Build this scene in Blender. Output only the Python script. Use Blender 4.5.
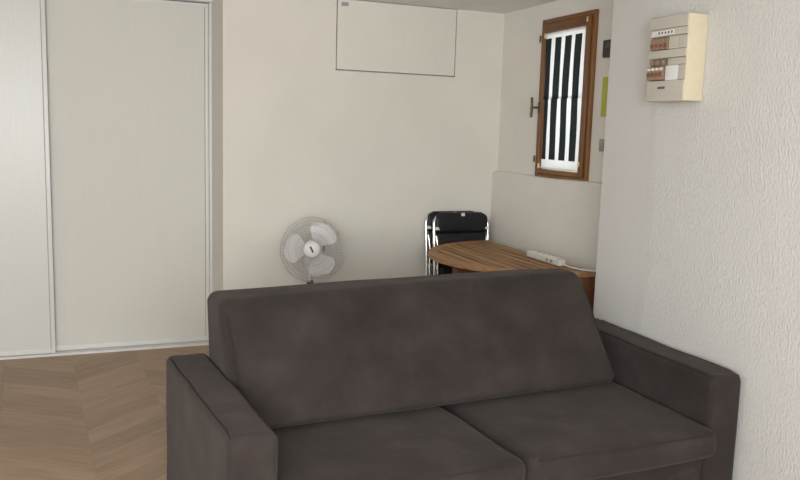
import bpy, math, random
from mathutils import Vector, Matrix
random.seed(7)
for o in list(bpy.data.objects):
    bpy.data.objects.remove(o, do_unlink=True)
scene = bpy.context.scene
COL = scene.collection

# ------------------------------------------------------------------ camera
F_PX, YAW, PITCH, ROLL = 790.0, 0.385, 0.138, 0.030
cam_d = bpy.data.cameras.new('camera')
cam_d.sensor_width = 36.0
cam_d.lens = 36.0 * F_PX / 800.0
cam_d.clip_start = 0.02
cam = bpy.data.objects.new('camera', cam_d)
COL.objects.link(cam)
fw = Vector((math.sin(YAW)*math.cos(PITCH), math.cos(YAW)*math.cos(PITCH), -math.sin(PITCH)))
rt = Vector((math.cos(YAW), -math.sin(YAW), 0.0))
up = rt.cross(fw)
r2 = math.cos(ROLL)*rt + math.sin(ROLL)*up
u2 = math.cos(ROLL)*up - math.sin(ROLL)*rt
cam.matrix_world = Matrix(((r2.x, u2.x, -fw.x, 0.0), (r2.y, u2.y, -fw.y, 0.0),
                           (r2.z, u2.z, -fw.z, 1.5), (0, 0, 0, 1)))
scene.camera = cam

# ------------------------------------------------------------------ world, daylight, exposure
world = bpy.data.worlds.new('world')
scene.world = world
world.use_nodes = True
bg = world.node_tree.nodes['Background']
bg.inputs['Color'].default_value = (0.93, 0.97, 1.0, 1)
bg.inputs['Strength'].default_value = 2.4

# daylight entering through the tall window in the wall behind the camera
WIN_X0, WIN_X1, WIN_Z0, WIN_Z1, REAR_Y = -1.9, 0.7, 0.75, 2.25, -1.3
ld = bpy.data.lights.new('window_daylight', 'AREA')
ld.shape = 'RECTANGLE'
ld.size = WIN_X1 - WIN_X0
ld.size_y = WIN_Z1 - WIN_Z0
ld.energy = 158.0
ld.color = (0.975, 0.993, 0.982)
lo = bpy.data.objects.new('window_daylight', ld)
COL.objects.link(lo)
lo.location = ((WIN_X0+WIN_X1)/2, REAR_Y-0.12, (WIN_Z0+WIN_Z1)/2)
lo.rotation_euler = (math.radians(77), 0, 0)      # -Z of the lamp looks towards +Y and, like sky light, a little down

vs = scene.view_settings
vs.view_transform = 'Standard'
vs.look = 'None'
vs.gamma = 1.0
vs.use_curve_mapping = False
vs.exposure = 0.06

# ------------------------------------------------------------------ measured planes (metres)
D = 5.40        # sliding door plane
B = 4.97        # plastered back wall
XJ = 0.815      # reveal between the doors and the plastered wall
XW = 2.745      # window wall, upper part
XL = 2.700      # window wall, thicker lower part
ZL = 1.235      # top of the thicker part
XP = 2.400      # textured pier wall at the right
YP = 3.283      # its far corner
ZC = 2.32       # ceiling
XLEFT = -2.2

# ------------------------------------------------------------------ material helpers
def new_mat(name):
    m = bpy.data.materials.new(name)
    m.use_nodes = True
    nt = m.node_tree
    return m, nt, nt.nodes['Principled BSDF']

def N(nt, kind, **kw):
    n = nt.nodes.new(kind)
    for k, v in kw.items():
        setattr(n, k, v)
    return n

def coords(nt, scale=(1, 1, 1), kind='Object', rot=(0, 0, 0)):
    tc = N(nt, 'ShaderNodeTexCoord')
    mp = N(nt, 'ShaderNodeMapping')
    mp.inputs['Scale'].default_value = scale
    mp.inputs['Rotation'].default_value = rot
    nt.links.new(tc.outputs[kind], mp.inputs['Vector'])
    return mp.outputs['Vector']

def noise(nt, vec, scale, detail=4, rough=0.55):
    n = N(nt, 'ShaderNodeTexNoise')
    n.inputs['Scale'].default_value = scale
    n.inputs['Detail'].default_value = detail
    n.inputs['Roughness'].default_value = rough
    nt.links.new(vec, n.inputs['Vector'])
    return n.outputs['Fac']

def ramp(nt, fac, stops):
    r = N(nt, 'ShaderNodeValToRGB')
    els = r.color_ramp.elements
    while len(els) < len(stops):
        els.new(0.5)
    for e, (p, c) in zip(els, stops):
        e.position = p
        e.color = (c[0], c[1], c[2], 1)
    nt.links.new(fac, r.inputs['Fac'])
    return r.outputs['Color']

def bump(nt, bsdf, height, strength, dist, prev=None):
    b = N(nt, 'ShaderNodeBump')
    b.inputs['Strength'].default_value = strength
    b.inputs['Distance'].default_value = dist
    nt.links.new(height, b.inputs['Height'])
    if prev:
        nt.links.new(prev, b.inputs['Normal'])
    nt.links.new(b.outputs['Normal'], bsdf.inputs['Normal'])
    return b.outputs['Normal']

def plain(name, col, rough=0.5, metal=0.0, var=0.05, nscale=30, bstr=0.0, bdist=0.002, spec=0.5):
    m, nt, bs = new_mat(name)
    v = coords(nt)
    f = noise(nt, v, nscale)
    lo_ = [c*(1-var) for c in col]
    hi = [min(1, c*(1+var)) for c in col]
    nt.links.new(ramp(nt, f, [(0.3, lo_), (0.7, hi)]), bs.inputs['Base Color'])
    bs.inputs['Roughness'].default_value = rough
    bs.inputs['Metallic'].default_value = metal
    bs.inputs['Specular IOR Level'].default_value = spec
    if bstr:
        bump(nt, bs, f, bstr, bdist)
    return m

M = {}

def plaster(name, col, var=0.03, fine=60, fstr=0.15, big=2.2):
    m, nt, bs = new_mat(name)
    v = coords(nt)
    f = noise(nt, v, big, 3)
    nt.links.new(ramp(nt, f, [(0.3, [c*(1-var) for c in col]), (0.7, [c*(1+var) for c in col])]), bs.inputs['Base Color'])
    bs.inputs['Roughness'].default_value = 0.85
    bs.inputs['Specular IOR Level'].default_value = 0.2
    n1 = bump(nt, bs, noise(nt, v, 5, 3), 0.25, 0.02)
    bump(nt, bs, noise(nt, v, fine, 3), fstr, 0.003, n1)
    return m

M['wall_plaster'] = plaster('wall_plaster', (0.77, 0.745, 0.685))
M['window_wall'] = plaster('window_wall_plaster', (0.78, 0.757, 0.71))
M['ceiling'] = plaster('ceiling_paint', (0.82, 0.80, 0.795))

def pier_mat():
    # roughcast paint beyond a smooth filled strip at the corner
    m, nt, bs = new_mat('roughcast_wall')
    v = coords(nt)
    sep = N(nt, 'ShaderNodeSeparateXYZ')
    nt.links.new(v, sep.inputs[0])
    wob = noise(nt, v, 3.0, 4)
    # edge of the smooth strip: y = 2.93 + wobble
    a = N(nt, 'ShaderNodeMath', operation='MULTIPLY_ADD')
    nt.links.new(wob, a.inputs[0]); a.inputs[1].default_value = 0.16; a.inputs[2].default_value = 2.84
    d = N(nt, 'ShaderNodeMath', operation='SUBTRACT')
    nt.links.new(a.outputs[0], d.inputs[0]); nt.links.new(sep.outputs['Y'], d.inputs[1])
    mr = N(nt, 'ShaderNodeMapRange')
    mr.inputs['From Min'].default_value = -0.02; mr.inputs['From Max'].default_value = 0.03
    nt.links.new(d.outputs[0], mr.inputs['Value'])
    vs_ = coords(nt, (1, 1, 0.38))
    rough = noise(nt, vs_, 125, 3, 0.65)
    patch = noise(nt, v, 2.5, 2)
    pr = N(nt, 'ShaderNodeMapRange')
    pr.inputs['From Min'].default_value = 0.3; pr.inputs['From Max'].default_value = 0.7
    pr.inputs['To Min'].default_value = 0.45; pr.inputs['To Max'].default_value = 1.0
    nt.links.new(patch, pr.inputs['Value'])
    h1 = N(nt, 'ShaderNodeMath', operation='MULTIPLY')
    nt.links.new(rough, h1.inputs[0]); nt.links.new(mr.outputs[0], h1.inputs[1])
    h2 = N(nt, 'ShaderNodeMath', operation='MULTIPLY')
    nt.links.new(h1.outputs[0], h2.inputs[0]); nt.links.new(pr.outputs[0], h2.inputs[1])
    bump(nt, bs, h2.outputs[0], 1.0, 0.0075)
    mix = N(nt, 'ShaderNodeMix', data_type='RGBA')
    nt.links.new(mr.outputs[0], mix.inputs['Factor'])
    mix.inputs['A'].default_value = (0.66, 0.65, 0.635, 1)
    nt.links.new(ramp(nt, patch, [(0.3, (0.69, 0.685, 0.67)), (0.7, (0.73, 0.725, 0.71))]), mix.inputs['B'])
    nt.links.new(mix.outputs['Result'], bs.inputs['Base Color'])
    bs.inputs['Roughness'].default_value = 0.7
    bs.inputs['Specular IOR Level'].default_value = 0.3
    return m
M['pier'] = pier_mat()

def plank_mat(name, per_object):
    m, nt, bs = new_mat(name)
    if per_object:
        oi = N(nt, 'ShaderNodeObjectInfo'); rnd = oi.outputs['Random']
    else:
        g = N(nt, 'ShaderNodeNewGeometry'); rnd = g.outputs['Random Per Island']
    uv = N(nt, 'ShaderNodeUVMap', uv_map='grain')
    off = N(nt, 'ShaderNodeVectorMath', operation='ADD')
    sc = N(nt, 'ShaderNodeMath', operation='MULTIPLY'); sc.inputs[1].default_value = 37.0
    nt.links.new(rnd, sc.inputs[0])
    nt.links.new(uv.outputs['UV'], off.inputs[0]); nt.links.new(sc.outputs[0], off.inputs[1])
    mp = N(nt, 'ShaderNodeMapping'); mp.inputs['Scale'].default_value = (2.0, 22.0, 1)
    nt.links.new(off.outputs[0], mp.inputs['Vector'])
    f = noise(nt, mp.outputs[0], 1.6, 6, 0.6)
    grain = ramp(nt, f, [(0.25, (0.295, 0.200, 0.130)), (0.52, (0.365, 0.258, 0.174)), (0.8, (0.43, 0.32, 0.228))])
    hv = N(nt, 'ShaderNodeMapRange')
    hv.inputs['To Min'].default_value = 0.89; hv.inputs['To Max'].default_value = 1.11
    nt.links.new(rnd, hv.inputs['Value'])
    mul = N(nt, 'ShaderNodeVectorMath', operation='SCALE')
    nt.links.new(grain, mul.inputs[0]); nt.links.new(hv.outputs[0], mul.inputs['Scale'])
    nt.links.new(mul.outputs[0], bs.inputs['Base Color'])
    bs.inputs['Roughness'].default_value = 0.52
    bs.inputs['Specular IOR Level'].default_value = 0.35
    bump(nt, bs, f, 0.12, 0.002)
    return m
M['plank'] = plank_mat('oak_plank', True)
M['plank_far'] = plank_mat('oak_plank_rest', False)
M['subfloor'] = plain('dark_joint', (0.10, 0.07, 0.05), 0.8)

def door_mat(name, rough, col):
    m, nt, bs = new_mat(name)
    v = coords(nt, (1, 1, 0.035))
    f = noise(nt, v, 130, 4, 0.6)
    nt.links.new(ramp(nt, f, [(0.25, [c*0.955 for c in col]), (0.75, col)]), bs.inputs['Base Color'])
    bs.inputs['Roughness'].default_value = rough
    bs.inputs['Specular IOR Level'].default_value = 0.5
    bump(nt, bs, f, 0.35, 0.002)
    return m
M['door_panel_a'] = door_mat('white_woodgrain_laminate', 0.33, (0.70, 0.70, 0.68))
M['door_panel_b'] = door_mat('white_laminate', 0.60, (0.70, 0.685, 0.64))
M['white_alu'] = plain('white_lacquered_aluminium', (0.72, 0.72, 0.70), 0.35, var=0.02)
M['grey_line'] = plain('grey_rubber_seal', (0.22, 0.22, 0.22), 0.6)

def suede():
    m, nt, bs = new_mat('brown_suede')
    v = coords(nt)
    big = noise(nt, v, 5.0, 6, 0.62)
    c1 = ramp(nt, big, [(0.28, (0.030, 0.0245, 0.0235)), (0.50, (0.040, 0.033, 0.031)), (0.80, (0.060, 0.050, 0.047))])
    nt.links.new(c1, bs.inputs['Base Color'])
    bs.inputs['Roughness'].default_value = 0.95
    bs.inputs['Specular IOR Level'].default_value = 0.1
    bs.inputs['Sheen Weight'].default_value = 0.10
    bs.inputs['Sheen Roughness'].default_value = 0.5
    bs.inputs['Sheen Tint'].default_value = (0.85, 0.75, 0.72, 1)
    n1 = bump(nt, bs, noise(nt, v, 7, 4), 0.5, 0.012)
    bump(nt, bs, noise(nt, v, 400, 2), 0.15, 0.001, n1)
    return m
M['suede'] = suede()
M['seam'] = plain('seam_thread', (0.043, 0.036, 0.034), 0.95, spec=0.05)
M['foot'] = plain('black_foot', (0.02, 0.02, 0.02), 0.5)

def wood(name, dark, mid, light, rough=0.5, axis='Y', scale=1.0):
    m, nt, bs = new_mat(name)
    s = {'X': (1.5, 22, 22), 'Y': (22, 1.5, 22), 'Z': (22, 22, 1.5)}[axis]
    v = coords(nt, s)
    f = noise(nt, v, 1.6*scale, 5, 0.6)
    oi = N(nt, 'ShaderNodeObjectInfo')
    hv = N(nt, 'ShaderNodeMapRange')
    hv.inputs['To Min'].default_value = 0.74; hv.inputs['To Max'].default_value = 1.18
    nt.links.new(oi.outputs['Random'], hv.inputs['Value'])
    mul = N(nt, 'ShaderNodeVectorMath', operation='SCALE')
    nt.links.new(ramp(nt, f, [(0.25, dark), (0.5, mid), (0.8, light)]), mul.inputs[0])
    nt.links.new(hv.outputs[0], mul.inputs['Scale'])
    nt.links.new(mul.outputs[0], bs.inputs['Base Color'])
    bs.inputs['Roughness'].default_value = rough
    bump(nt, bs, f, 0.15, 0.002)
    return m
M['frame_h'] = wood('varnished_wood_rail', (0.13, 0.052, 0.017), (0.205, 0.086, 0.028), (0.28, 0.13, 0.047), 0.4, 'Y')
M['frame_v'] = wood('varnished_wood_stile', (0.13, 0.052, 0.017), (0.205, 0.086, 0.028), (0.28, 0.13, 0.047), 0.4, 'Z')
M['teak'] = wood('oiled_teak', (0.22, 0.110, 0.043), (0.38, 0.205, 0.090), (0.50, 0.29, 0.14), 0.55, 'Y')
M['teak_leg'] = wood('teak_leg', (0.11, 0.04, 0.016), (0.17, 0.065, 0.026), (0.22, 0.09, 0.04), 0.55, 'Z')

M['chrome'] = plain('chrome_tube', (0.78, 0.78, 0.78), 0.18, 1.0, 0.01)
M['vinyl'] = plain('black_vinyl', (0.012, 0.013, 0.017), 0.45, var=0.2, nscale=15, bstr=0.2, bdist=0.01, spec=0.35)
M['white_plastic'] = plain('white_plastic', (0.76, 0.75, 0.71), 0.4, var=0.02)
M['fan_plastic'] = plain('fan_white_plastic', (0.82, 0.81, 0.79), 0.45, var=0.02)
M['fan_wire'] = plain('fan_wire', (0.52, 0.51, 0.50), 0.45, var=0.02)
M['blade_edge'] = plain('blade_edge', (0.86, 0.86, 0.85), 0.35, var=0.02)
M['dark_plastic'] = plain('dark_plastic', (0.03, 0.03, 0.032), 0.5)
M['brass'] = plain('brass', (0.72, 0.56, 0.28), 0.35, 0.9, 0.05)
M['old_bronze'] = plain('old_bronze', (0.11, 0.075, 0.05), 0.45, 0.3, 0.1)
M['box_front'] = plain('beige_plastic', (0.56, 0.53, 0.47), 0.5, var=0.02)
M['box_side'] = plain('yellowed_plastic', (0.71, 0.635, 0.47), 0.5, var=0.03)
M['recess_shade'] = plain('painted_recess_shade', (0.20, 0.17, 0.13), 0.7)  # dark brown paints the shade inside the breaker recesses
M['breaker'] = plain('brown_breaker', (0.30, 0.205, 0.145), 0.5, var=0.15, nscale=120)
M['breaker_red'] = plain('red_brown_toggle', (0.24, 0.085, 0.055), 0.5)
M['paper'] = plain('white_paper', (0.80, 0.80, 0.78), 0.8, var=0.02)
M['ink'] = plain('grey_ink', (0.10, 0.10, 0.10), 0.8)
M['green_card'] = plain('yellow_green_card', (0.50, 0.52, 0.08), 0.6)
M['grey_plastic'] = plain('grey_plastic', (0.33, 0.33, 0.34), 0.5)
M['hatch_paint'] = plaster('hatch_paint', (0.78, 0.755, 0.695), 0.02, 40, 0.1)
M['red_led'] = plain('warm_white_switch', (0.62, 0.50, 0.45), 0.4)

def blade_mat():
    m, nt, bs = new_mat('translucent_blade')
    v = coords(nt)
    f = noise(nt, v, 25)
    nt.links.new(ramp(nt, f, [(0.3, (0.84, 0.84, 0.83)), (0.7, (0.88, 0.88, 0.87))]), bs.inputs['Base Color'])
    bs.inputs['Roughness'].default_value = 0.35
    tr = N(nt, 'ShaderNodeBsdfTransparent')
    mx = N(nt, 'ShaderNodeMixShader'); mx.inputs[0].default_value = 0.15
    nt.links.new(bs.outputs[0], mx.inputs[1]); nt.links.new(tr.outputs[0], mx.inputs[2])
    nt.links.new(mx.outputs[0], nt.nodes['Material Output'].inputs['Surface'])
    return m
M['blade'] = blade_mat()

def glass_mat():
    m, nt, bs = new_mat('clear_glass')
    tr = N(nt, 'ShaderNodeBsdfTransparent')
    gl = N(nt, 'ShaderNodeBsdfGlossy'); gl.inputs['Roughness'].default_value = 0.02
    mx = N(nt, 'ShaderNodeMixShader'); mx.inputs[0].default_value = 0.06
    nt.links.new(tr.outputs[0], mx.inputs[1]); nt.links.new(gl.outputs[0], mx.inputs[2])
    nt.links.new(mx.outputs[0], nt.nodes['Material Output'].inputs['Surface'])
    return m
M['glass'] = glass_mat()

def curtain_mat(name, y_left, pitch, shift, z_lo, z_hi):
    """printed cotton: black vertical stripes on white, plain white hem"""
    m, nt, bs = new_mat(name)
    v = coords(nt)
    sep = N(nt, 'ShaderNodeSeparateXYZ'); nt.links.new(v, sep.inputs[0])
    def mth(op, a, b=None, c=None):
        n = N(nt, 'ShaderNodeMath', operation=op)
        for i, x in enumerate((a, b, c)):
            if x is None: continue
            if isinstance(x, (int, float)): n.inputs[i].default_value = x
            else: nt.links.new(x, n.inputs[i])
        return n.outputs[0]
    wav = mth('MULTIPLY', mth('SINE', mth('MULTIPLY', sep.outputs['Z'], 6.0)), 0.004)
    s = mth('DIVIDE', mth('SUBTRACT', y_left, mth('ADD', sep.outputs['Y'], wav)), pitch)
    s = mth('ADD', s, shift)
    fr = mth('SUBTRACT', s, mth('FLOOR', s))
    black = mth('MAXIMUM', mth('LESS_THAN', fr, 0.64), mth('LESS_THAN', s, 0.64))
    black = mth('MULTIPLY', black, mth('GREATER_THAN', sep.outputs['Z'], z_lo))
    black = mth('MULTIPLY', black, mth('LESS_THAN', sep.outputs['Z'], z_hi))
    dif = N(nt, 'ShaderNodeBsdfDiffuse')
    tl = N(nt, 'ShaderNodeBsdfTranslucent')
    mix = N(nt, 'ShaderNodeMix', data_type='RGBA')
    nt.links.new(black, mix.inputs['Factor'])
    mix.inputs['A'].default_value = (0.86, 0.88, 0.87, 1); mix.inputs['B'].default_value = (0.022, 0.027, 0.026, 1)
    nt.links.new(mix.outputs['Result'], dif.inputs['Color']); nt.links.new(mix.outputs['Result'], tl.inputs['Color'])
    mx = N(nt, 'ShaderNodeMixShader'); mx.inputs[0].default_value = 0.6
    nt.links.new(dif.outputs[0], mx.inputs[1]); nt.links.new(tl.outputs[0], mx.inputs[2])
    nt.links.new(mx.outputs[0], nt.nodes['Material Output'].inputs['Surface'])
    return m

# ------------------------------------------------------------------ mesh helpers
class MB:
    def __init__(self):
        self.v = []; self.f = []; self.uv = None
    def add(self, vs, fs, fn=None):
        n = len(self.v)
        self.v += [tuple(fn(p)) if fn else tuple(p) for p in vs]
        self.f += [tuple(i+n for i in f) for f in fs]
        return self
    def box(self, x0, x1, y0, y1, z0, z1, fn=None):
        vs = [(x, y, z) for x in (x0, x1) for y in (y0, y1) for z in (z0, z1)]
        fs = [(0, 1, 3, 2), (4, 6, 7, 5), (0, 4, 5, 1), (2, 3, 7, 6), (0, 2, 6, 4), (1, 5, 7, 3)]
        return self.add(vs, fs, fn)
    def rbox(self, x0, x1, y0, y1, z0, z1, r=0.01, m=2, n=(1, 1, 1), fn=None):
        """box with rounded edges; n = interior divisions per axis; fn deforms each point"""
        lo_ = (x0, y0, z0); hi = (x1, y1, z1)
        r = min(r, *[(h-l)/2*0.98 for l, h in zip(lo_, hi)])
        ax = []
        for k in range(3):
            a, b = lo_[k]+r, hi[k]-r
            t = [r*math.tan(math.pi/4*(m-i)/m) for i in range(m)]
            ax.append([a-q for q in t] + [a+(b-a)*i/n[k] for i in range(n[k]+1)] + [b+q for q in reversed(t)])
        index = {}; vs = []; fs = []
        def vid(i, j, k):
            key = (i, j, k)
            if key not in index:
                p = (ax[0][i], ax[1][j], ax[2][k])
                q = [min(max(p[c], lo_[c]+r), hi[c]-r) for c in range(3)]
                d = [p[c]-q[c] for c in range(3)]
                L = math.sqrt(sum(e*e for e in d))
                pp = [q[c]+d[c]*r/L for c in range(3)] if L > 1e-9 else list(p)
                index[key] = len(vs); vs.append(pp)
            return index[key]
        n0, n1, n2 = (len(a)-1 for a in ax)
        for i in range(n0):
            for j in range(n1):
                fs.append((vid(i, j, 0), vid(i, j+1, 0), vid(i+1, j+1, 0), vid(i+1, j, 0)))
                fs.append((vid(i, j, n2), vid(i+1, j, n2), vid(i+1, j+1, n2), vid(i, j+1, n2)))
        for i in range(n0):
            for k in range(n2):
                fs.append((vid(i, 0, k), vid(i+1, 0, k), vid(i+1, 0, k+1), vid(i, 0, k+1)))
                fs.append((vid(i, n1, k), vid(i, n1, k+1), vid(i+1, n1, k+1), vid(i+1, n1, k)))
        for j in range(n1):
            for k in range(n2):
                fs.append((vid(0, j, k), vid(0, j, k+1), vid(0, j+1, k+1), vid(0, j+1, k)))
                fs.append((vid(n0, j, k), vid(n0, j+1, k), vid(n0, j+1, k+1), vid(n0, j, k+1)))
        return self.add(vs, fs, fn)
    def tube(self, pts, rad, seg=8, closed=False, fn=None):
        pts = [Vector(p) for p in pts]
        n = len(pts); vs = []; fs = []
        ref = None
        for i, p in enumerate(pts):
            a = pts[i-1] if (i > 0 or closed) else p
            b = pts[(i+1) % n] if (i < n-1 or closed) else p
            t = (b-a).normalized()
            if ref is None:
                ref = Vector((0, 0, 1)) if abs(t.z) < 0.9 else Vector((1, 0, 0))
            s = (ref - t*ref.dot(t)).normalized(); w = t.cross(s); ref = s
            for k in range(seg):
                c = 2*math.pi*k/seg
                vs.append(p + rad*(math.cos(c)*s + math.sin(c)*w))
        m = n if closed else n-1
        for i in range(m):
            for k in range(seg):
                k2 = (k+1) % seg; i2 = (i+1) % n
                fs.append((i*seg+k, i*seg+k2, i2*seg+k2, i2*seg+k))
        if not closed:
            fs.append(tuple(range(seg-1, -1, -1)))
            fs.append(tuple((n-1)*seg+k for k in range(seg)))
        return self.add(vs, fs, fn)
    def lathe(self, prof, seg=32, fn=None):
        """profile of (radius, z), about the z axis"""
        vs = []; fs = []
        for r, z in prof:
            for k in range(seg):
                a = 2*math.pi*k/seg
                vs.append((r*math.cos(a), r*math.sin(a), z))
        for i in range(len(prof)-1):
            for k in range(seg):
                k2 = (k+1) % seg
                fs.append((i*seg+k, i*seg+k2, (i+1)*seg+k2, (i+1)*seg+k))
        fs.append(tuple(range(seg-1, -1, -1)))
        fs.append(tuple((len(prof)-1)*seg+k for k in range(seg)))
        return self.add(vs, fs, fn)
    def prism(self, outline, z0, z1, fn=None):
        n = len(outline)
        vs = [(x, y, z0) for x, y in outline] + [(x, y, z1) for x, y in outline]
        fs = [tuple(range(n-1, -1, -1)), tuple(range(n, 2*n))]
        fs += [(i, (i+1) % n, (i+1) % n+n, i+n) for i in range(n)]
        return self.add(vs, fs, fn)
    def build(self, name, mat, parent=None, smooth=False, world=True, auto=True):
        me = bpy.data.meshes.new(name)
        off = parent_world(parent) if (parent and world) else Vector((0, 0, 0))
        me.from_pydata([tuple(Vector(p)-off) for p in self.v], [], self.f)
        me.validate()
        import bmesh
        bm = bmesh.new(); bm.from_mesh(me)
        bmesh.ops.recalc_face_normals(bm, faces=bm.faces)
        bm.to_mesh(me); bm.free()
        if smooth:
            for p in me.polygons: p.use_smooth = True
            if auto:
                me.set_sharp_from_angle(angle=math.radians(50))
        me.materials.append(M[mat] if isinstance(mat, str) else mat)
        o = bpy.data.objects.new(name, me)
        COL.objects.link(o)
        if parent: o.parent = parent
        return o

def parent_world(o):
    v = Vector((0, 0, 0))
    while o:
        v += o.location; o = o.parent
    return v

def tag(o, label, cat, group=None):
    o['label'] = label; o['category'] = cat
    if group: o['group'] = group
    return o

def thing(name, label, cat, loc, rot=(0, 0, 0), group=None):
    o = bpy.data.objects.new(name, None)
    o.empty_display_size = 0.05
    COL.objects.link(o); o.location = loc; o.rotation_euler = rot
    return tag(o, label, cat, group)

def struct(o):
    o['kind'] = 'structure'
    return o

def lab(o, text):
    o['label'] = text
    return o

# ------------------------------------------------------------------ room shell
floor = struct(MB().box(XLEFT-0.2, 3.1, REAR_Y-0.2, 5.75, -0.12, -0.004).build('floor', 'subfloor'))
floor['label'] = 'brown oak chevron plank floor'

# chevron planks
CW, PITCHY, SLOPE, CX0 = 0.385, 0.165, math.tan(math.radians(37)), 0.0
FROT = math.radians(3.4)
FPIV = Vector((0.005, 3.9, 0))
FM = Matrix.Translation(FPIV) @ Matrix.Rotation(FROT, 4, 'Z') @ Matrix.Translation(-FPIV)
def plank_mesh(sign):
    """parallelogram plank; local origin at its low corner on the seam; sign=+1 rises with +x"""
    g = 0.0002
    rise = CW*SLOPE*sign
    x0, x1 = g, CW-g
    y00, y10 = (0.0, rise) if sign > 0 else (-rise, 0.0)
    pts = [(x0, y00+g), (x1, y10+g), (x1, y10+PITCHY-g), (x0, y00+PITCHY-g)]
    c = 0.0005
    top = [(x0+c, y00+g+c), (x1-c, y10+g+c), (x1-c, y10+PITCHY-g-c), (x0+c, y00+PITCHY-g-c)]
    vs = [(x, y, -0.004) for x, y in pts] + [(x, y, -0.0008) for x, y in pts] + [(x, y, 0.0) for x, y in top]
    fs = [(3, 2, 1, 0)]
    for b in (0, 4):
        fs += [(b+i, b+(i+1) % 4, b+4+(i+1) % 4, b+4+i) for i in range(4)]
    fs.append((8, 9, 10, 11))
    return vs, fs
def grain_uv(me, sign_of):
    uvl = me.uv_layers.new(name='grain')
    a = math.atan(SLOPE)
    for p in me.polygons:
        sg = sign_of(p)
        for li in p.loop_indices:
            co = me.vertices[me.loops[li].vertex_index].co
            uvl.data[li].uv = (co.x*math.cos(a)+sg*co.y*math.sin(a), -sg*co.x*math.sin(a)+co.y*math.cos(a))
shared = {}
for sg in (1, -1):
    me = bpy.data.meshes.new('plank')
    vs_, fs_ = plank_mesh(sg)
    me.from_pydata(vs_, [], fs_); me.materials.append(M['plank'])
    grain_uv(me, lambda p, s=sg: s)
    shared[sg] = me
rest = MB(); rest_sign = []
ncols0 = int(math.floor((XLEFT-CX0)/CW)); ncols1 = int(math.ceil((3.0-CX0)/CW))
for c in range(ncols0, ncols1):
    sg = 1 if c % 2 == 0 else -1
    x = CX0 + c*CW
    y = REAR_Y - 0.5
    while y < D+0.25:
        yb = y
        y += PITCHY
        near = -0.9 < x < 0.75 and 2.6 < yb < 5.5
        if near:
            o = bpy.data.objects.new('plank', shared[sg]); COL.objects.link(o)
            o.parent = floor; o.location = FM @ Vector((x, yb, 0)); o.rotation_euler = (0, 0, FROT)
        else:
            vs_, fs_ = plank_mesh(sg)
            rest.add([FM @ Vector((a+x, b+yb, z)) for a, b, z in vs_], fs_)
            rest_sign += [sg]*len(fs_)
ro = rest.build('plank_remainder', 'plank_far', floor)
grain_uv(ro.data, lambda p: rest_sign[p.index] if p.index < len(rest_sign) else 1)
ro['kind'] = 'stuff'; ro['label'] = 'remaining oak chevron planks'

struct(MB().box(XLEFT-0.2, 3.1, REAR_Y-0.2, 5.75, ZC, ZC+0.15).build('ceiling', 'ceiling'))['label'] = 'pale painted ceiling'

# plastered back wall with a recess for the access hatch
HX0, HX1, HZ0 = 1.532, 2.382, 1.869
wb = MB()
wb.box(XJ, HX0, B, 5.6, 0, ZC)
wb.box(HX0, HX1, B, 5.6, 0, HZ0)
wb.box(HX1, 3.05, B, 5.6, 0, ZC)
wb.box(HX0, HX1, B+0.06, 5.6, HZ0, ZC)
wbo = struct(wb.build('wall_back', 'wall_plaster')); wbo['label'] = 'off-white plastered back wall'
struct(MB().box(XLEFT-0.15, XJ, D+0.12, 5.7, 0, ZC).build('wall_back_cupboard', 'wall_plaster'))

# window wall: upper part with the opening, thicker lower part with a rounded ledge
FY0, FY1, FZ0, FZ1 = 3.872, 4.435, 1.226, 2.213     # wooden frame outline
wr = MB()
oy0, oy1, oz0, oz1 = FY0+0.02, FY1-0.02, FZ0+0.02, FZ1-0.02
wr.box(XW, XW+0.3, YP-0.1, oy0, ZL-0.2, ZC)
wr.box(XW, XW+0.3, oy1, B, ZL-0.2, ZC)
wr.box(XW, XW+0.3, oy0, oy1, ZL-0.2, oz0)
wr.box(XW, XW+0.3, oy0, oy1, oz1, ZC)
def ledge_fn(p):
    return (p[0], p[1], p[2] + 0.004*math.sin(p[1]*7.0)*(1 if p[2] > 1 else 0))
wr.rbox(XL, XW+0.3, YP-0.1, B, -0.05, ZL, 0.02, 4, (1, 16, 1), ledge_fn)
wro = struct(wr.build('wall_right', 'window_wall', smooth=True)); wro['label'] = 'off-white window wall with a thicker lower part'

# textured pier nearer the camera
pm = MB().rbox(XP, 3.1, REAR_Y-0.1, YP, -0.05, ZC+0.05, 0.012, 3, (1, 1, 1))
po = struct(pm.build('wall_pier', 'pier', smooth=True)); po['label'] = 'white roughcast wall beside the sofa'

struct(MB().box(XLEFT-0.15, XLEFT, REAR_Y-0.1, 5.7, 0, ZC).build('wall_left', 'wall_plaster'))
rw = MB()
rw.box(XLEFT, WIN_X0, REAR_Y-0.15, REAR_Y, 0, ZC)
rw.box(WIN_X1, XP+0.05, REAR_Y-0.15, REAR_Y, 0, ZC)
rw.box(WIN_X0, WIN_X1, REAR_Y-0.15, REAR_Y, 0, WIN_Z0)
rw.box(WIN_X0, WIN_X1, REAR_Y-0.15, REAR_Y, WIN_Z1, ZC)
struct(rw.build('wall_rear', 'wall_plaster'))

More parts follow.
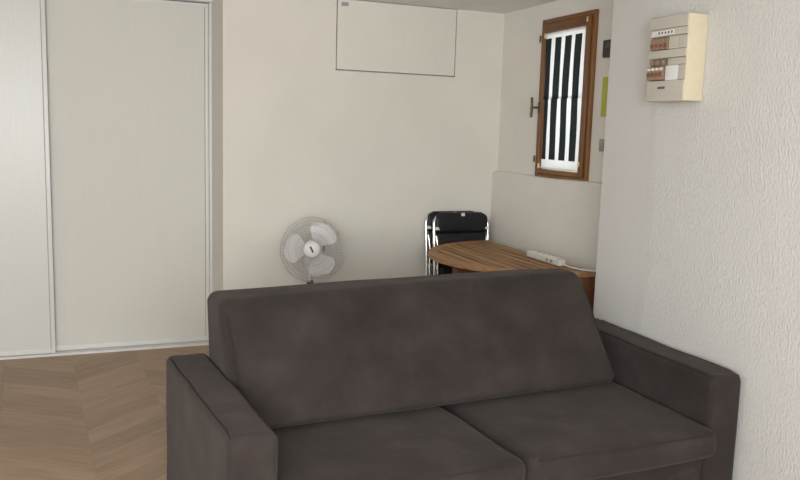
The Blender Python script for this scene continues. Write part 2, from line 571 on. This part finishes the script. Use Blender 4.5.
# ------------------------------------------------------------------ sliding doors
def sliding_door(name, x0, x1, y, mat, label, zb, stile):
    root = bpy.data.objects.new(name, None); COL.objects.link(root)
    root.location = ((x0+x1)/2, y, 0.0); root['kind'] = 'structure'; root['label'] = label
    zt = 2.283
    MB().box(x0+stile*0.5, x1-stile*0.5, y+0.006, y+0.016, zb+0.01, zt-0.01).build('panel', mat, root)
    for a, b in ((x0, x0+stile), (x1-stile, x1)):
        MB().rbox(a, b, y, y+0.024, zb, zt, 0.003, 2).build('stile', 'white_alu', root, True)
    MB().rbox(x0+stile, x1-stile, y+0.001, y+0.022, zb, zb+0.032, 0.003, 2).build('rail', 'white_alu', root, True)
    MB().rbox(x0+stile, x1-stile, y+0.001, y+0.022, zt-0.02, zt, 0.003, 2).build('rail', 'white_alu', root, True)
    MB().box(x0+stile, x0+stile+0.003, y+0.003, y+0.008, zb+0.03, zt-0.02).build('seal', 'grey_line', root)
    MB().box(x1-stile-0.003, x1-stile, y+0.003, y+0.008, zb+0.03, zt-0.02).build('seal', 'grey_line', root)
    return root
XM = -0.185
sliding_door('door_1', XM-1.0, XM+0.004, D-0.012, 'door_panel_a', 'white wood-grain sliding wardrobe door, the left one', 0.016, 0.026)
sliding_door('door_2', XM-0.02, 0.796, D+0.03, 'door_panel_b', 'plain white sliding wardrobe door, the right one', 0.016, 0.022)
sliding_door('door_3', XLEFT+0.01, XM-0.97, D+0.03, 'door_panel_b', 'white sliding wardrobe door at the far left end', 0.016, 0.022)
tr = struct(MB().box(XLEFT, XJ, D-0.03, D+0.08, 0.0, 0.014).build('trim_1', 'white_alu')); tr['label'] = 'white bottom track of the sliding doors'
tr = struct(MB().box(XLEFT, XJ, D-0.03, D+0.08, 2.287, ZC).build('trim_2', 'white_alu')); tr['label'] = 'white top track of the sliding doors'
tr = struct(MB().rbox(0.797, XJ, D+0.0, D+0.1, 0.014, 2.287, 0.003, 2).build('trim_3', 'white_alu', None, True)); tr['label'] = 'white upright strip closing the sliding doors'

# ------------------------------------------------------------------ access hatch
h = thing('access_hatch', 'white painted access hatch high in the back wall', 'hatch', ((HX0+HX1)/2, B, HZ0))
MB().rbox(HX0+0.007, HX1-0.007, B-0.004, B+0.03, HZ0+0.008, ZC-0.003, 0.003, 2).build('hatch_panel', 'hatch_paint', h, True)
lab(MB().rbox(HX0+0.03, HX0+0.075, B-0.012, B-0.002, ZC-0.045, ZC-0.022, 0.003, 2).build('catch', 'grey_plastic', h, True), 'small grey catch')
MB().rbox(HX1-0.033, HX1-0.025, B-0.009, B-0.002, ZC-0.06, ZC-0.01, 0.002, 2).build('hinge', 'white_plastic', h, True)

# ------------------------------------------------------------------ window
w = bpy.data.objects.new('window_1', None); COL.objects.link(w)
w.location = (XW, (FY0+FY1)/2, FZ0); w['kind'] = 'structure'; w['label'] = 'narrow varnished wooden window with a single pane'
fr = 0.026      # fixed outer frame
fx0, fx1 = XW-0.022, XW+0.05
for a, b in ((FY0, FY0+fr), (FY1-fr, FY1)):
    MB().rbox(fx0, fx1, a, b, FZ0, FZ1, 0.004, 2).build('outer_stile', 'frame_v', w, True)
for a, b in ((FZ0, FZ0+fr), (FZ1-fr, FZ1)):
    MB().rbox(fx0+0.001, fx1, FY0+fr, FY1-fr, a, b, 0.004, 2).build('outer_rail', 'frame_h', w, True)
sy0, sy1, sz0, sz1 = FY0+fr+0.002, FY1-fr-0.002, FZ0+fr+0.002, FZ1-fr-0.002
gy0, gy1, gz0, gz1 = 3.945, 4.378, 1.282, 2.128   # glass opening
sx0, sx1 = XW-0.034, XW+0.035
for a, b in ((sy0, gy0), (gy1, sy1)):
    MB().rbox(sx0, sx1, a, b, sz0, sz1, 0.005, 2).build('sash_stile', 'frame_v', w, True)
for a, b in ((sz0, gz0), (gz1, sz1)):
    MB().rbox(sx0+0.001, sx1, gy0, gy1, a, b, 0.005, 2).build('sash_rail', 'frame_h', w, True)
MB().box(XW+0.008, XW+0.013, gy0-0.006, gy1+0.006, gz0-0.006, gz1+0.006).build('pane', 'glass', w)
# handle: rose, stem and upright grip
hy, hz = gy1+0.013, 1.668
hd = MB().rbox(sx0-0.010, sx0, hy-0.014, hy+0.014, hz-0.035, hz+0.035, 0.004, 2).build('handle', 'old_bronze', w, True)
MB().tube([(sx0-0.008, hy, hz), (sx0-0.058, hy+0.004, hz)], 0.007, 10).build('stem', 'old_bronze', hd, True)
gr = MB()
gx = sx0-0.058
gr.tube([(gx, hy+0.004, hz-0.062), (gx-0.002, hy+0.004, hz-0.055), (gx, hy+0.004, hz-0.02), (gx, hy+0.004, hz+0.02), (gx-0.002, hy+0.004, hz+0.055), (gx, hy+0.004, hz+0.062)], 0.0085, 10)
gr.build('grip', 'old_bronze', hd, True)
for z in (sz0+0.09, sz1-0.09):
    MB().tube([(sx0-0.004, FY1-0.012, z-0.02), (sx0-0.004, FY1-0.012, z+0.02)], 0.006, 8).build('hinge', 'old_bronze', w, True)

# striped curtain on two thin rods
ct = thing('striped_curtain', 'black and white striped curtain stretched across the wooden window', 'curtain', (sx0-0.006, (gy0+gy1)/2, gz0))
pitch = (gy1-gy0)/4.0
M['curtain_up'] = curtain_mat('striped_cotton_upper', gy1, pitch, 0.05, 0.0, 2.092)
M['curtain_dn'] = curtain_mat('striped_cotton_lower', gy1, pitch, 0.22, 1.345, 9.0)
cx = sx0 + 0.012
def cloth(y0, y1, z0, z1, x, ph, ny=64, nz=24):
    vs = []; fs = []
    for j in range(nz+1):
        t = j/nz
        for i in range(ny+1):
            s = i/ny
            a = 0.002*math.sin(s*math.pi*2*7+ph+0.6*math.sin(t*5)) + 0.001*math.sin(s*31+t*6)
            vs.append((x+a, y0+(y1-y0)*s, z0+(z1-z0)*t))
    for j in range(nz):
        for i in range(ny):
            k = j*(ny+1)+i
            fs.append((k, k+1, k+ny+2, k+ny+1))
    return vs, fs
def curtain_part(name, mat, z0, z1, x, ph):
    mb = MB(); mb.add(*cloth(gy0+0.004, gy1-0.002, z0, z1, x, ph))
    o = mb.build(name, mat, None, True)
    # material works in world metres, so the mesh keeps them: the part sits at the origin
    o.parent = ct; o.matrix_parent_inverse = Matrix.Translation(-Vector(ct.location))
    return o
curtain_part('lower_cloth', 'curtain_dn', gz0+0.004, 1.732, cx+0.008, 0.9)
curtain_part('upper_cloth', 'curtain_up', 1.720, gz1-0.004, cx, 0.0)
for z in (gz0+0.012, gz1-0.012):
    MB().tube([(cx-0.009, gy0+0.001, z), (cx-0.009, gy1-0.001, z)], 0.003, 8).build('rod', 'white_plastic', ct, True)
for y, z in ((gy0-0.022, gz1+0.034), (gy1-0.012, gz1-0.018), (gy0-0.018, gz0+0.05), (gy1-0.012, gz0+0.02)):
    MB().rbox(sx0-0.010, sx0+0.001, y-0.006, y+0.006, z-0.016, z+0.016, 0.003, 2).build('rod_hook', 'brass', ct, True)

# ------------------------------------------------------------------ small things on the window wall by the pier
b = thing('wall_device', 'small black wall-mounted device between the window and the pier', 'device', (XW, 3.734, 1.935))
MB().rbox(XW-0.030, XW, 3.690, 3.778, 1.935, 2.030, 0.006, 3).build('case', 'dark_plastic', b, True)
MB().rbox(XW-0.033, XW-0.029, 3.705, 3.750, 1.985, 2.018, 0.001, 1).build('display', 'ink', b, True)
c = MB().rbox(XW-0.006, XW, 3.70, 3.790, 1.61, 1.83, 0.0015, 1).build('notice_card', 'green_card')
tag(c, 'yellow-green card hung on the window wall beside the pier', 'card')
b = thing('light_switch', 'small grey wall switch low beside the pier edge', 'switch', (XW, 3.77, 1.41))
MB().rbox(XW-0.012, XW, 3.715, 3.780, 1.415, 1.485, 0.004, 2).build('plate', 'grey_plastic', b, True)
MB().rbox(XW-0.018, XW-0.011, 3.730, 3.765, 1.428, 1.472, 0.003, 2).build('rocker', 'grey_plastic', b, True)

# ------------------------------------------------------------------ electrical board on the pier
EY0, EY1, EZ0, EZ1, EX = 2.627, 2.858, 1.655, 2.008, XP-0.104
e = thing('fuse_box', 'beige electrical distribution board on the roughcast wall', 'fuse box', (XP, (EY0+EY1)/2, EZ0))
def ez(t): return EZ1 - (EZ1-EZ0)*t            # t = 0 top .. 1 bottom
def ey(s): return EY1 - (EY1-EY0)*s            # s = 0 far edge .. 1 near edge
def eb(name, mat, s0, s1, t0, t1, x0, x1, par=e, r=0.002):
    return MB().rbox(x0, x1, ey(s1), ey(s0), ez(t1), ez(t0), r, 2).build(name, mat, par, True)
eb('back_box', 'box_side', 0.0, 1.0, 0.0, 1.0, EX+0.020, XP, r=0.004)
lab(MB().rbox(EX+0.004, XP-0.012, EY0-0.004, EY0+0.006, EZ0+0.002, EZ1-0.002, 0.002, 2).build('side_panel', 'box_side', e, True), 'yellowed side panel')
eb('top_cover', 'box_front', 0.0, 1.0, 0.0, 0.145, EX, EX+0.022, r=0.004)
eb('label_strip', 'box_front', 0.0, 1.0, 0.15, 0.235, EX, EX+0.022)
eb('middle_cover', 'box_front', 0.0, 1.0, 0.395, 0.49, EX, EX+0.022)
eb('bottom_cover', 'box_front', 0.0, 1.0, 0.755, 1.0, EX, EX+0.022, r=0.004)
eb('blank_plate', 'box_front', 0.52, 0.76, 0.24, 0.39, EX+0.003, EX+0.022)
eb('blank_plate', 'box_front', 0.77, 1.0, 0.24, 0.39, EX+0.003, EX+0.022)
eb('recess_shade_plate', 'recess_shade', 0.0, 1.0, 0.24, 0.39, EX+0.016, EX+0.021, r=0.001)  # dark sheets behind the breakers, recess shadow put in as colour
eb('recess_shade_plate', 'recess_shade', 0.0, 1.0, 0.495, 0.75, EX+0.016, EX+0.021, r=0.001)
eb('hood', 'box_front', 0.5, 1.0, 0.495, 0.575, EX+0.008, EX+0.022)
eb('blank_plate', 'box_front', 0.80, 1.0, 0.58, 0.75, EX+0.006, EX+0.022)
lab(eb('paper_label', 'paper', 0.47, 0.79, 0.58, 0.752, EX+0.005, EX+0.020, r=0.001), 'white paper label')
lab(eb('paper_label', 'paper', 0.06, 0.66, 0.165, 0.22, EX-0.001, EX+0.004, r=0.0005), 'white strip of circuit names')
for k in range(5):
    eb('print_mark', 'ink', 0.24+0.085*k, 0.24+0.085*k+0.04, 0.178, 0.205, EX-0.0016, EX-0.0005, r=0.0002)
for k in range(4):
    s = 0.02+0.122*k
    br = eb('breaker', 'breaker', s, s+0.112, 0.25, 0.385, EX+0.002, EX+0.020)
    eb('toggle', 'breaker_red', s+0.03, s+0.082, 0.315, 0.36, EX-0.005, EX+0.004, br, 0.001)
for k in range(4):
    s = 0.0+0.112*k
    br = eb('breaker', 'breaker', s, s+0.104, 0.585, 0.745, EX-0.002, EX+0.020)
    eb('toggle', 'breaker_red', s+0.025, s+0.075, 0.655, 0.70, EX-0.009, EX+0.0, br, 0.001)
    eb('rating_tag', 'paper', s+0.01, s+0.09, 0.60, 0.63, EX-0.003, EX+0.0, br, 0.0004)
for k in range(3):
    s = 0.02+0.15*k
    eb('terminal', 'breaker', s, s+0.08, 0.505, 0.565, EX+0.004, EX+0.020)
for k in range(4):
    eb('maker_mark', 'ink', 0.32+0.05*k, 0.32+0.05*k+0.04, 0.825, 0.855, EX-0.0008, EX+0.001, r=0.0002)

# ------------------------------------------------------------------ sofa
FL, FR, BL, BR = Vector((0.374, 2.200)), Vector((2.376, 2.250)), Vector((0.284, 3.155)), Vector((2.385, 3.245))
SW, SD = 2.04, 0.93
def S(p):
    u, v = p[0]/SW, p[1]/SD
    q = (FL*(1-u)+FR*u)*(1-v) + (BL*(1-u)+BR*u)*v
    return (q.x, q.y, p[2])
ctr = S((SW/2, SD/2, 0))
sofa = thing('sofa', 'dark brown suede two-seat sofa with square arms', 'sofa', (ctr[0], ctr[1], 0))
AW = 0.158
ZA = 0.60
def nz3(p, f, a):
    from mathutils import noise as mn
    return a*mn.noise(Vector(p)*f)
def arm_fn(p):
    z = p[2]
    x = p[0] + nz3((p[0], p[1], z), 5, 0.006)
    if z > 0.3: z += nz3((p[0]*2, p[1], 3.3), 4, 0.006)
    return S((x, p[1], z))
for a0 in (0.0, SW-AW):
    arm = MB().rbox(a0, a0+AW, 0.0, SD-0.02, 0.05, ZA, 0.030, 4, (6, 20, 14), arm_fn).build('arm', 'suede', sofa, True, auto=False)
    inner = a0+AW if a0 == 0 else a0
    outer = a0 if a0 == 0 else a0+AW
    # stitched seams round the front face of the arm
    for e_, sgn in ((outer, 1 if a0 == 0 else -1), (inner, -1 if a0 == 0 else 1)):
        k = e_ + sgn*0.012
        pts = [(k, 0.008, 0.06), (k, 0.008, ZA-0.03), (k, 0.018, ZA-0.010), (k, 0.06, ZA-0.0045), (k, 0.4, ZA-0.0045), (k, SD-0.08, ZA-0.0045)]
        full = []
        for p, q in zip(pts[:-1], pts[1:]):
            full += [tuple(p[c]+(q[c]-p[c])*i/8 for c in range(3)) for i in range(8)]
        full.append(pts[-1])
        MB().tube(full, 0.0028, 6, fn=arm_fn).build('seam', 'seam', arm, True)
    for bb in (0.06, SD-0.12):
        MB().lathe([(0.022, 0.0), (0.028, 0.055)], 16, fn=lambda p, a0=a0, bb=bb: S((p[0]+a0+AW/2, p[1]+bb, p[2]))).build('foot', 'foot', sofa, True)
MB().rbox(AW+0.002, SW-AW-0.002, 0.02, SD-0.06, 0.07, 0.298, 0.012, 2, (8, 6, 2), S).build('base', 'suede', sofa, True)
MB().rbox(AW+0.002, SW-AW-0.002, SD-0.10, SD-0.03, 0.07, 0.40, 0.02, 3, (10, 1, 8), S).build('back_frame', 'suede', sofa, True, auto=False)

def seat_fn(a0, a1, seed):
    def fn(p):
        a, b_, z = p
        s = (a-a0)/(a1-a0); t = (b_+0.06)/0.76
        a -= 0.03*(t-0.2)*math.sin(math.pi*min(1,max(0,(a-AW)/(SW-2*AW))))
        if z > 0.36:
            z += 0.012*math.sin(math.pi*max(0, min(1, s)))*math.sin(math.pi*max(0, min(1, t)))
            z += nz3((a, b_, seed), 5, 0.008)
        b_ -= 0.010*math.sin(math.pi*max(0, min(1, s)))*(1 if b_ < 0.1 else 0)
        a += nz3((a*2, b_*2, z*3+seed), 2.5, 0.004)
        return S((a, b_, z))
    return fn
mid = SW/2 - 0.005
for a0, a1, sd in ((AW+0.004, mid-0.004, 1.7), (mid+0.004, SW-AW-0.004, 5.1)):
    sc_ = MB().rbox(a0, a1, -0.060, 0.70, 0.298, 0.416, 0.045, 6, (22, 18, 5), seat_fn(a0, a1, sd)).build('seat_cushion', 'suede', sofa, True, auto=False)
    f_ = seat_fn(a0, a1, sd)
    pts = [(a0+0.03+(a1-a0-0.06)*i/30, -0.051, 0.404) for i in range(31)]
    MB().tube(pts, 0.0022, 6, fn=f_).build('seam', 'seam', sc_, True)

# back cushion: a leaning wedge
CA0, CA1 = AW-0.006, SW-AW-0.064
CZ0, CZ1 = 0.430, 0.868
def back_fn(p):
    a, b_, z = p                                  # b_ in 0..0.20 is front..back in the box
    s = (a-CA0)/(CA1-CA0)
    t = (z-CZ0)/(CZ1-CZ0)
    front = 0.372 + 0.05*s + (0.305+0.03*s)*t
    back = 0.905 + 0.015*t
    k = b_/0.20
    bulge = 0.020*math.sin(math.pi*min(1, max(0, t)))*math.sin(math.pi*min(1, max(0, s)))**0.5 if k < 0.5 else 0
    b2 = front + (back-front)*k - bulge
    z += nz3((a*1.5, k, 8.8), 2.0, 0.006)*t - 0.016*max(0, 1-s*1.6)*t
    b2 += nz3((a*2, z*3, 2.2), 2.0, 0.010)*(1-k)
    return S((a, b2, z))
bc = MB().rbox(CA0, CA1, 0.0, 0.20, CZ0, CZ1, 0.045, 5, (40, 4, 14), back_fn).build('back_cushion', 'suede', sofa, True, auto=False)
for s in (0.012, 0.988):
    a = CA0+(CA1-CA0)*s
    MB().tube([(a, 0.004, CZ0+0.04+(CZ1-CZ0-0.09)*i/20) for i in range(21)], 0.0025, 6, fn=back_fn).build('seam', 'seam', bc, True)

# ------------------------------------------------------------------ half-round slatted table
TX, TY, TZ = 2.598, 4.165, 0.765
RX, RY = 0.672, 0.628
tb = thing('half_round_table', 'half-round slatted teak table against the window wall', 'table', (TX-0.3, TY, 0))
RIM = 0.055; TH = 0.026
def ell(rx, ry, a):
    return (TX - rx*math.cos(a), TY + ry*math.sin(a))
NA = 48
outer = [ell(RX, RY, -math.pi/2+math.pi*i/NA) for i in range(NA+1)]
inner = [ell(RX-RIM, RY-RIM, -math.pi/2+math.pi*i/NA) for i in range(NA+1)]
segs = 6
for q in range(segs):                                # the rim is jointed from curved pieces
    i0, i1 = q*NA//segs, (q+1)*NA//segs
    ol = outer[i0:i1+1] + inner[i0:i1+1][::-1]
    MB().prism(ol, TZ-TH, TZ).build('rim', 'teak', tb)
NS = 10
w_ = (RX-RIM)/NS
for k in range(NS):
    x1 = TX - k*w_ - 0.009
    x0 = TX - (k+1)*w_ + 0.009
    def yext(x):
        r = (TX-x)/(RX-RIM)
        return (RY-RIM)*math.sqrt(max(0.0, 1-r*r)) - 0.002
    def yend(x): return yext(x)
    ya0, ya1 = yend(max(x0, TX-(RX-RIM)*0.985)), yend(x1)
    ol = [(x0, TY-ya0), (x1, TY-ya1), (x1, TY+ya1), (x0, TY+ya0)]
    MB().prism(ol, TZ-0.020, TZ-0.0015).build('slat', 'teak', tb)
# battens under the slats, apron, legs
for dy in (-0.36, 0.0, 0.36):
    L = (RX-RIM)*math.sqrt(1-(dy/(RY-RIM))**2)
    MB().box(TX-L+0.005, TX, TY+dy-0.025, TY+dy+0.025, TZ-0.045, TZ-0.0205).build('batten', 'teak_leg', tb)
MB().box(TX-0.06, TX-0.03, TY-0.52, TY+0.48, TZ-0.12, TZ-0.046).build('apron', 'teak_leg', tb)
for x, y, hw in ((TX-0.056, TY-0.585, 0.06), (TX-0.065, TY+0.50, 0.058), (TX-0.57, TY-0.10, 0.035)):
    MB().rbox(x-hw, x+hw, y-0.03, y+0.03, 0.0, TZ-0.046 if x < TX-0.3 else TZ-0.0265, 0.004, 2).build('leg', 'teak_leg', tb, True)
MB().box(TX-0.60, TX-0.05, TY-0.125, TY-0.075, TZ-0.12, TZ-0.046).build('stretcher', 'teak_leg', tb)

# ------------------------------------------------------------------ power strip on the table
px, py0, py1 = 2.487, 3.745, 4.095
ps = thing('power_strip', 'white multi-socket power strip on the slatted table', 'power strip', (px+0.025, (py0+py1)/2, TZ))
PR = math.radians(0)
MB().rbox(px, px+0.050, py0, py1, TZ, TZ+0.036, 0.006, 3).build('body', 'white_plastic', ps, True)
for k in range(5):
    yc = py1-0.033-0.060*k
    so = MB().lathe([(0.021, TZ+0.035), (0.021, TZ+0.0385), (0.018, TZ+0.0385), (0.017, TZ+0.0365)], 20, fn=lambda p, yc=yc: (p[0]+px+0.025, p[1]+yc, p[2])).build('socket', 'white_plastic', ps, True)
    pin = MB()
    for d_ in (-0.0095, 0.0095):
        pin.lathe([(0.003, TZ+0.0360), (0.003, TZ+0.0372)], 8, fn=lambda p, yc=yc, d_=d_: (p[0]+px+0.025+d_*0.7, p[1]+yc+d_*0.7, p[2]))
    pin.build('pin_hole', 'dark_plastic', so)
for k in range(2):
    yk = py0+0.075+0.045*k
    MB().rbox(px-0.002, px+0.001, yk-0.012, yk+0.012, TZ+0.010, TZ+0.026, 0.001, 1).build('rating_print', 'grey_plastic', ps, True)
MB().rbox(px+0.008, px+0.042, py0+0.01, py0+0.035, TZ+0.034, TZ+0.042, 0.003, 2).build('switch', 'red_led', ps, True)
cpts = [(px+0.025, py0+0.004, TZ+0.014), (px+0.026, py0-0.02, TZ+0.011), (px+0.032, py0-0.07, TZ+0.006), (px+0.046, py0-0.13, TZ+0.005), (px+0.072, py0-0.18, TZ+0.005), (px+0.105, py0-0.215, TZ+0.006), (px+0.15, py0-0.25, TZ+0.009), (XL-0.028, py0-0.28, TZ+0.012)]
lab(MB().rbox(XL-0.03, XL, py0-0.30, py0-0.26, TZ-0.008, TZ+0.032, 0.006, 2).build('plug', 'white_plastic', ps, True), 'white wall plug')
lab(MB().tube(cpts, 0.0042, 8).build('cable', 'white_plastic', ps, True), 'white flex')

# ------------------------------------------------------------------ folding chairs
def arc_u(hw, top, r, foot, n=8):
    pts = [(-hw, 0, foot), (-hw, 0, (foot+top)/2), (-hw, 0, top-r)]
    pts += [(-hw+r-r*math.cos(a), 0, top-r+r*math.sin(a)) for a in [math.pi/2*i/n for i in range(1, n+1)]]
    pts += [(hw-r+r*math.sin(a), 0, top-r+r*math.cos(a)) for a in [math.pi/2*i/n for i in range(0, n+1)]]
    pts += [(hw, 0, (foot+top)/2), (hw, 0, foot)]
    return pts
def make_chair(loc, rot, label):
    t = thing('folding_chair', label, 'chair', loc, rot, 'folded chairs leaning on the back wall')
    HW, TOP = 0.205, 0.945
    kw = dict(parent=t, smooth=True, world=False)
    MB().tube(arc_u(HW, TOP, 0.065, 0.012), 0.0115, 12).build('main_frame', 'chrome', **kw)
    MB().tube([(x, 0.030, z) for x, _, z in arc_u(HW-0.028, 0.62, 0.05, 0.012)], 0.0105, 12).build('rear_frame', 'chrome', **kw)
    # upper pad wraps the top bar
    def pad(z0, z1, hw, y0, y1, r):
        def fn(p):
            x, y, z = p
            s = x/hw; tt = (z-z0)/(z1-z0)
            if y < (y0+y1)/2: y -= 0.014*max(0, 1-s*s)*math.sin(math.pi*min(1, max(0, tt)))
            return (x, y, z)
        return MB().rbox(-hw, hw, y0, y1, z0, z1, r, 4, (12, 1, 8), fn)
    bk = pad(0.822, TOP+0.016, HW-0.004, -0.020, 0.020, 0.018)
    bk.v = [(x, y, z - (0.035*max(0, (abs(x)-0.14)/0.061)**2 if z > 0.9 else 0)) for x, y, z in bk.v]
    bko = bk.build('backrest_pad', 'vinyl', **kw)
    MB().rbox(-0.012, 0.012, -0.036, -0.022, TOP-0.012, TOP+0.010, 0.002, 2).build('maker_tag', 'white_plastic', parent=bko, smooth=True, world=False)
    pad(0.60, 0.824, HW-0.016, -0.014, 0.016, 0.016).build('lower_back_pad', 'vinyl', **kw)
    pad(0.25, 0.59, HW-0.036, -0.03, 0.012, 0.018).build('seat_pad', 'vinyl', **kw)
    for s in (-1, 1):
        MB().rbox(s*(HW-0.018)-0.016, s*(HW-0.018)+0.016, -0.022, -0.010, 0.84, 0.862, 0.003, 2).build('bracket', 'white_plastic', **kw)
        MB().tube([(s*(HW-0.014), -0.004, 0.80), (s*(HW-0.022), -0.012, 0.72), (s*(HW-0.018), -0.006, 0.45)], 0.007, 8).build('side_link', 'chrome', **kw)
        MB().lathe([(0.0135, 0.0), (0.0145, 0.03)], 12, fn=lambda p, s=s: (p[0]+s*HW, p[1], p[2])).build('foot', 'dark_plastic', **kw)
        MB().lathe([(0.0125, 0.0), (0.0135, 0.03)], 12, fn=lambda p, s=s: (p[0]+s*(HW-0.028), p[1]+0.030, p[2])).build('foot', 'dark_plastic', **kw)
    MB().tube([(-HW+0.012, 0.0, 0.16), (HW-0.012, 0.0, 0.16)], 0.008, 8).build('crossbar', 'chrome', **kw)
    return t
LEAN = math.radians(-6.5)
make_chair((2.416, 4.750, 0.0), (LEAN, 0, 0), 'nearer chrome folding chair with black padded back, behind the teak table')
make_chair((2.390, 4.826, 0.0), (LEAN, 0, 0), 'rear chrome folding chair, mostly hidden behind the nearer one')

# ------------------------------------------------------------------ fan
FXc, FYc, FZc = 1.319, 4.69, 0.752
fan = thing('pedestal_fan', 'white pedestal fan with wire cage behind the sofa', 'fan', (FXc, FYc+0.08, 0))
fyaw, ftilt = math.radians(-21), math.radians(-8)
HM = Matrix.Translation((FXc, FYc, FZc)) @ Matrix.Rotation(fyaw, 4, 'Z') @ Matrix.Rotation(math.radians(90)+ftilt, 4, 'X')
# local: +z of the head looks to the camera (-Y), +y up
def hf(p):
    return HM @ Vector(p)
RF = 0.201
def cage(name, sgn, depth, nw, rings):
    mb = MB()
    def dome(r): return sgn*depth*(1-(r/RF)**2.6)
    for k in range(nw):
        a = 2*math.pi*k/nw
        rr = [0.045+(RF-0.045)*i/7 for i in range(8)]
        mb.tube([(r*math.cos(a+0.10*sgn*(r/RF)), r*math.sin(a+0.10*sgn*(r/RF)), dome(r)) for r in rr], 0.0010, 4, fn=hf)
    for r in rings:
        mb.tube([(r*math.cos(2*math.pi*i/56), r*math.sin(2*math.pi*i/56), dome(r)) for i in range(56)], 0.0014, 5, True, fn=hf)
    return mb.build(name, 'fan_wire', fan, True)
cage('front_grille', 1, 0.060, 72, (0.10, 0.150, 0.178))
cage('rear_grille', -1, 0.070, 60, (0.11, 0.160))
MB().tube([(RF*math.cos(2*math.pi*i/72), RF*math.sin(2*math.pi*i/72), 0) for i in range(72)], 0.0035, 8, True, fn=hf).build('cage_ring', 'fan_wire', fan, True)
cap = MB().lathe([(0.052, 0.050), (0.052, 0.060), (0.046, 0.067), (0.02, 0.071), (0.001, 0.0715)], 32, fn=hf).build('hub_cap', 'fan_plastic', fan, True)
lg = MB()
lg.rbox(-0.006, 0.006, -0.020, 0.020, 0.070, 0.0725, 0.001, 1, fn=lambda p: hf(Matrix.Rotation(math.radians(28), 3, 'Z') @ Vector(p)))
lg.build('maker_mark', 'ink', cap)
MB().lathe([(0.04, -0.15), (0.058, -0.13), (0.062, -0.05), (0.045, -0.035), (0.02, -0.03), (0.016, 0.04)], 28, fn=hf).build('motor_housing', 'fan_plastic', fan, True)
def blade(ang):
    # paddle outline in polar form: (radius, start angle, end angle), twisted
    sec = [(0.030, -18, 18), (0.055, -30, 26), (0.085, -41, 32), (0.115, -45, 35), (0.14, -44, 34), (0.160, -36, 27), (0.172, -22, 15), (0.177, -6, 3)]
    vs = []; fs = []; n = 8
    for side in (0, 1):
        for r, a0, a1 in sec:
            for j in range(n+1):
                a = math.radians(ang + a0+(a1-a0)*j/n)
                z = -0.016 + 0.030*(j/n-0.5)*min(1, r/0.09) + (0.0016 if side else 0)
                vs.append((r*math.cos(a), r*math.sin(a), z))
    m = len(sec)*(n+1)
    for i in range(len(sec)-1):
        for j in range(n):
            k = i*(n+1)+j
            fs.append((k, k+1, k+n+2, k+n+1)); fs.append((m+k, m+k+n+1, m+k+n+2, m+k+1))
    rim = [i*(n+1) for i in range(len(sec))] + [(len(sec)-1)*(n+1)+j for j in range(1, n+1)] + [i*(n+1)+n for i in range(len(sec)-2, -1, -1)] + [j for j in range(n-1, 0, -1)]
    for q in range(len(rim)):
        a_, b_ = rim[q], rim[(q+1) % len(rim)]
        fs.append((a_, b_, b_+m, a_+m))
    mb = MB(); mb.add(vs, fs, hf)
    o = mb.build('blade', 'blade', fan, True)
    edge = [Vector(vs[i])+Vector((0, 0, 0.001)) for i in rim[:len(sec)+n+len(sec)-1]]
    MB().tube(edge, 0.0028, 5, fn=hf).build('blade_edge', 'blade_edge', o, True)
for a in (63, 183, 303):
    blade(a)
lab(MB().rbox(-0.008, 0.008, -RF-0.018, -RF+0.010, -0.012, 0.012, 0.003, 2, fn=hf).build('cage_clip', 'dark_plastic', fan, True), 'dark clip')
lab(MB().rbox(0.058, 0.070, -0.012, 0.022, -0.06, -0.03, 0.003, 2, fn=hf).build('speed_knob', 'dark_plastic', fan, True), 'dark knob')
py_ = FYc+0.085
MB().tube([(FXc+0.01, py_, 0.03), (FXc+0.01, py_, 0.50)], 0.014, 14).build('lower_pole', 'fan_plastic', fan, True)
MB().tube([(FXc+0.01, py_, 0.44), (FXc+0.01, py_, 0.70)], 0.010, 14).build('upper_pole', 'fan_plastic', fan, True)
MB().rbox(FXc-0.025, FXc+0.045, py_-0.03, py_+0.03, 0.60, 0.72, 0.012, 3).build('control_box', 'fan_plastic', fan, True)
MB().lathe([(0.021, 0.49), (0.021, 0.53), (0.014, 0.54)], 18, fn=lambda p: (p[0]+FXc+0.01, p[1]+py_, p[2])).build('collar', 'dark_plastic', fan, True)
MB().lathe([(0.17, 0.0), (0.172, 0.012), (0.12, 0.028), (0.03, 0.04), (0.02, 0.07)], 40, fn=lambda p: (p[0]+FXc+0.01, p[1]+py_, p[2])).build('base', 'fan_plastic', fan, True)
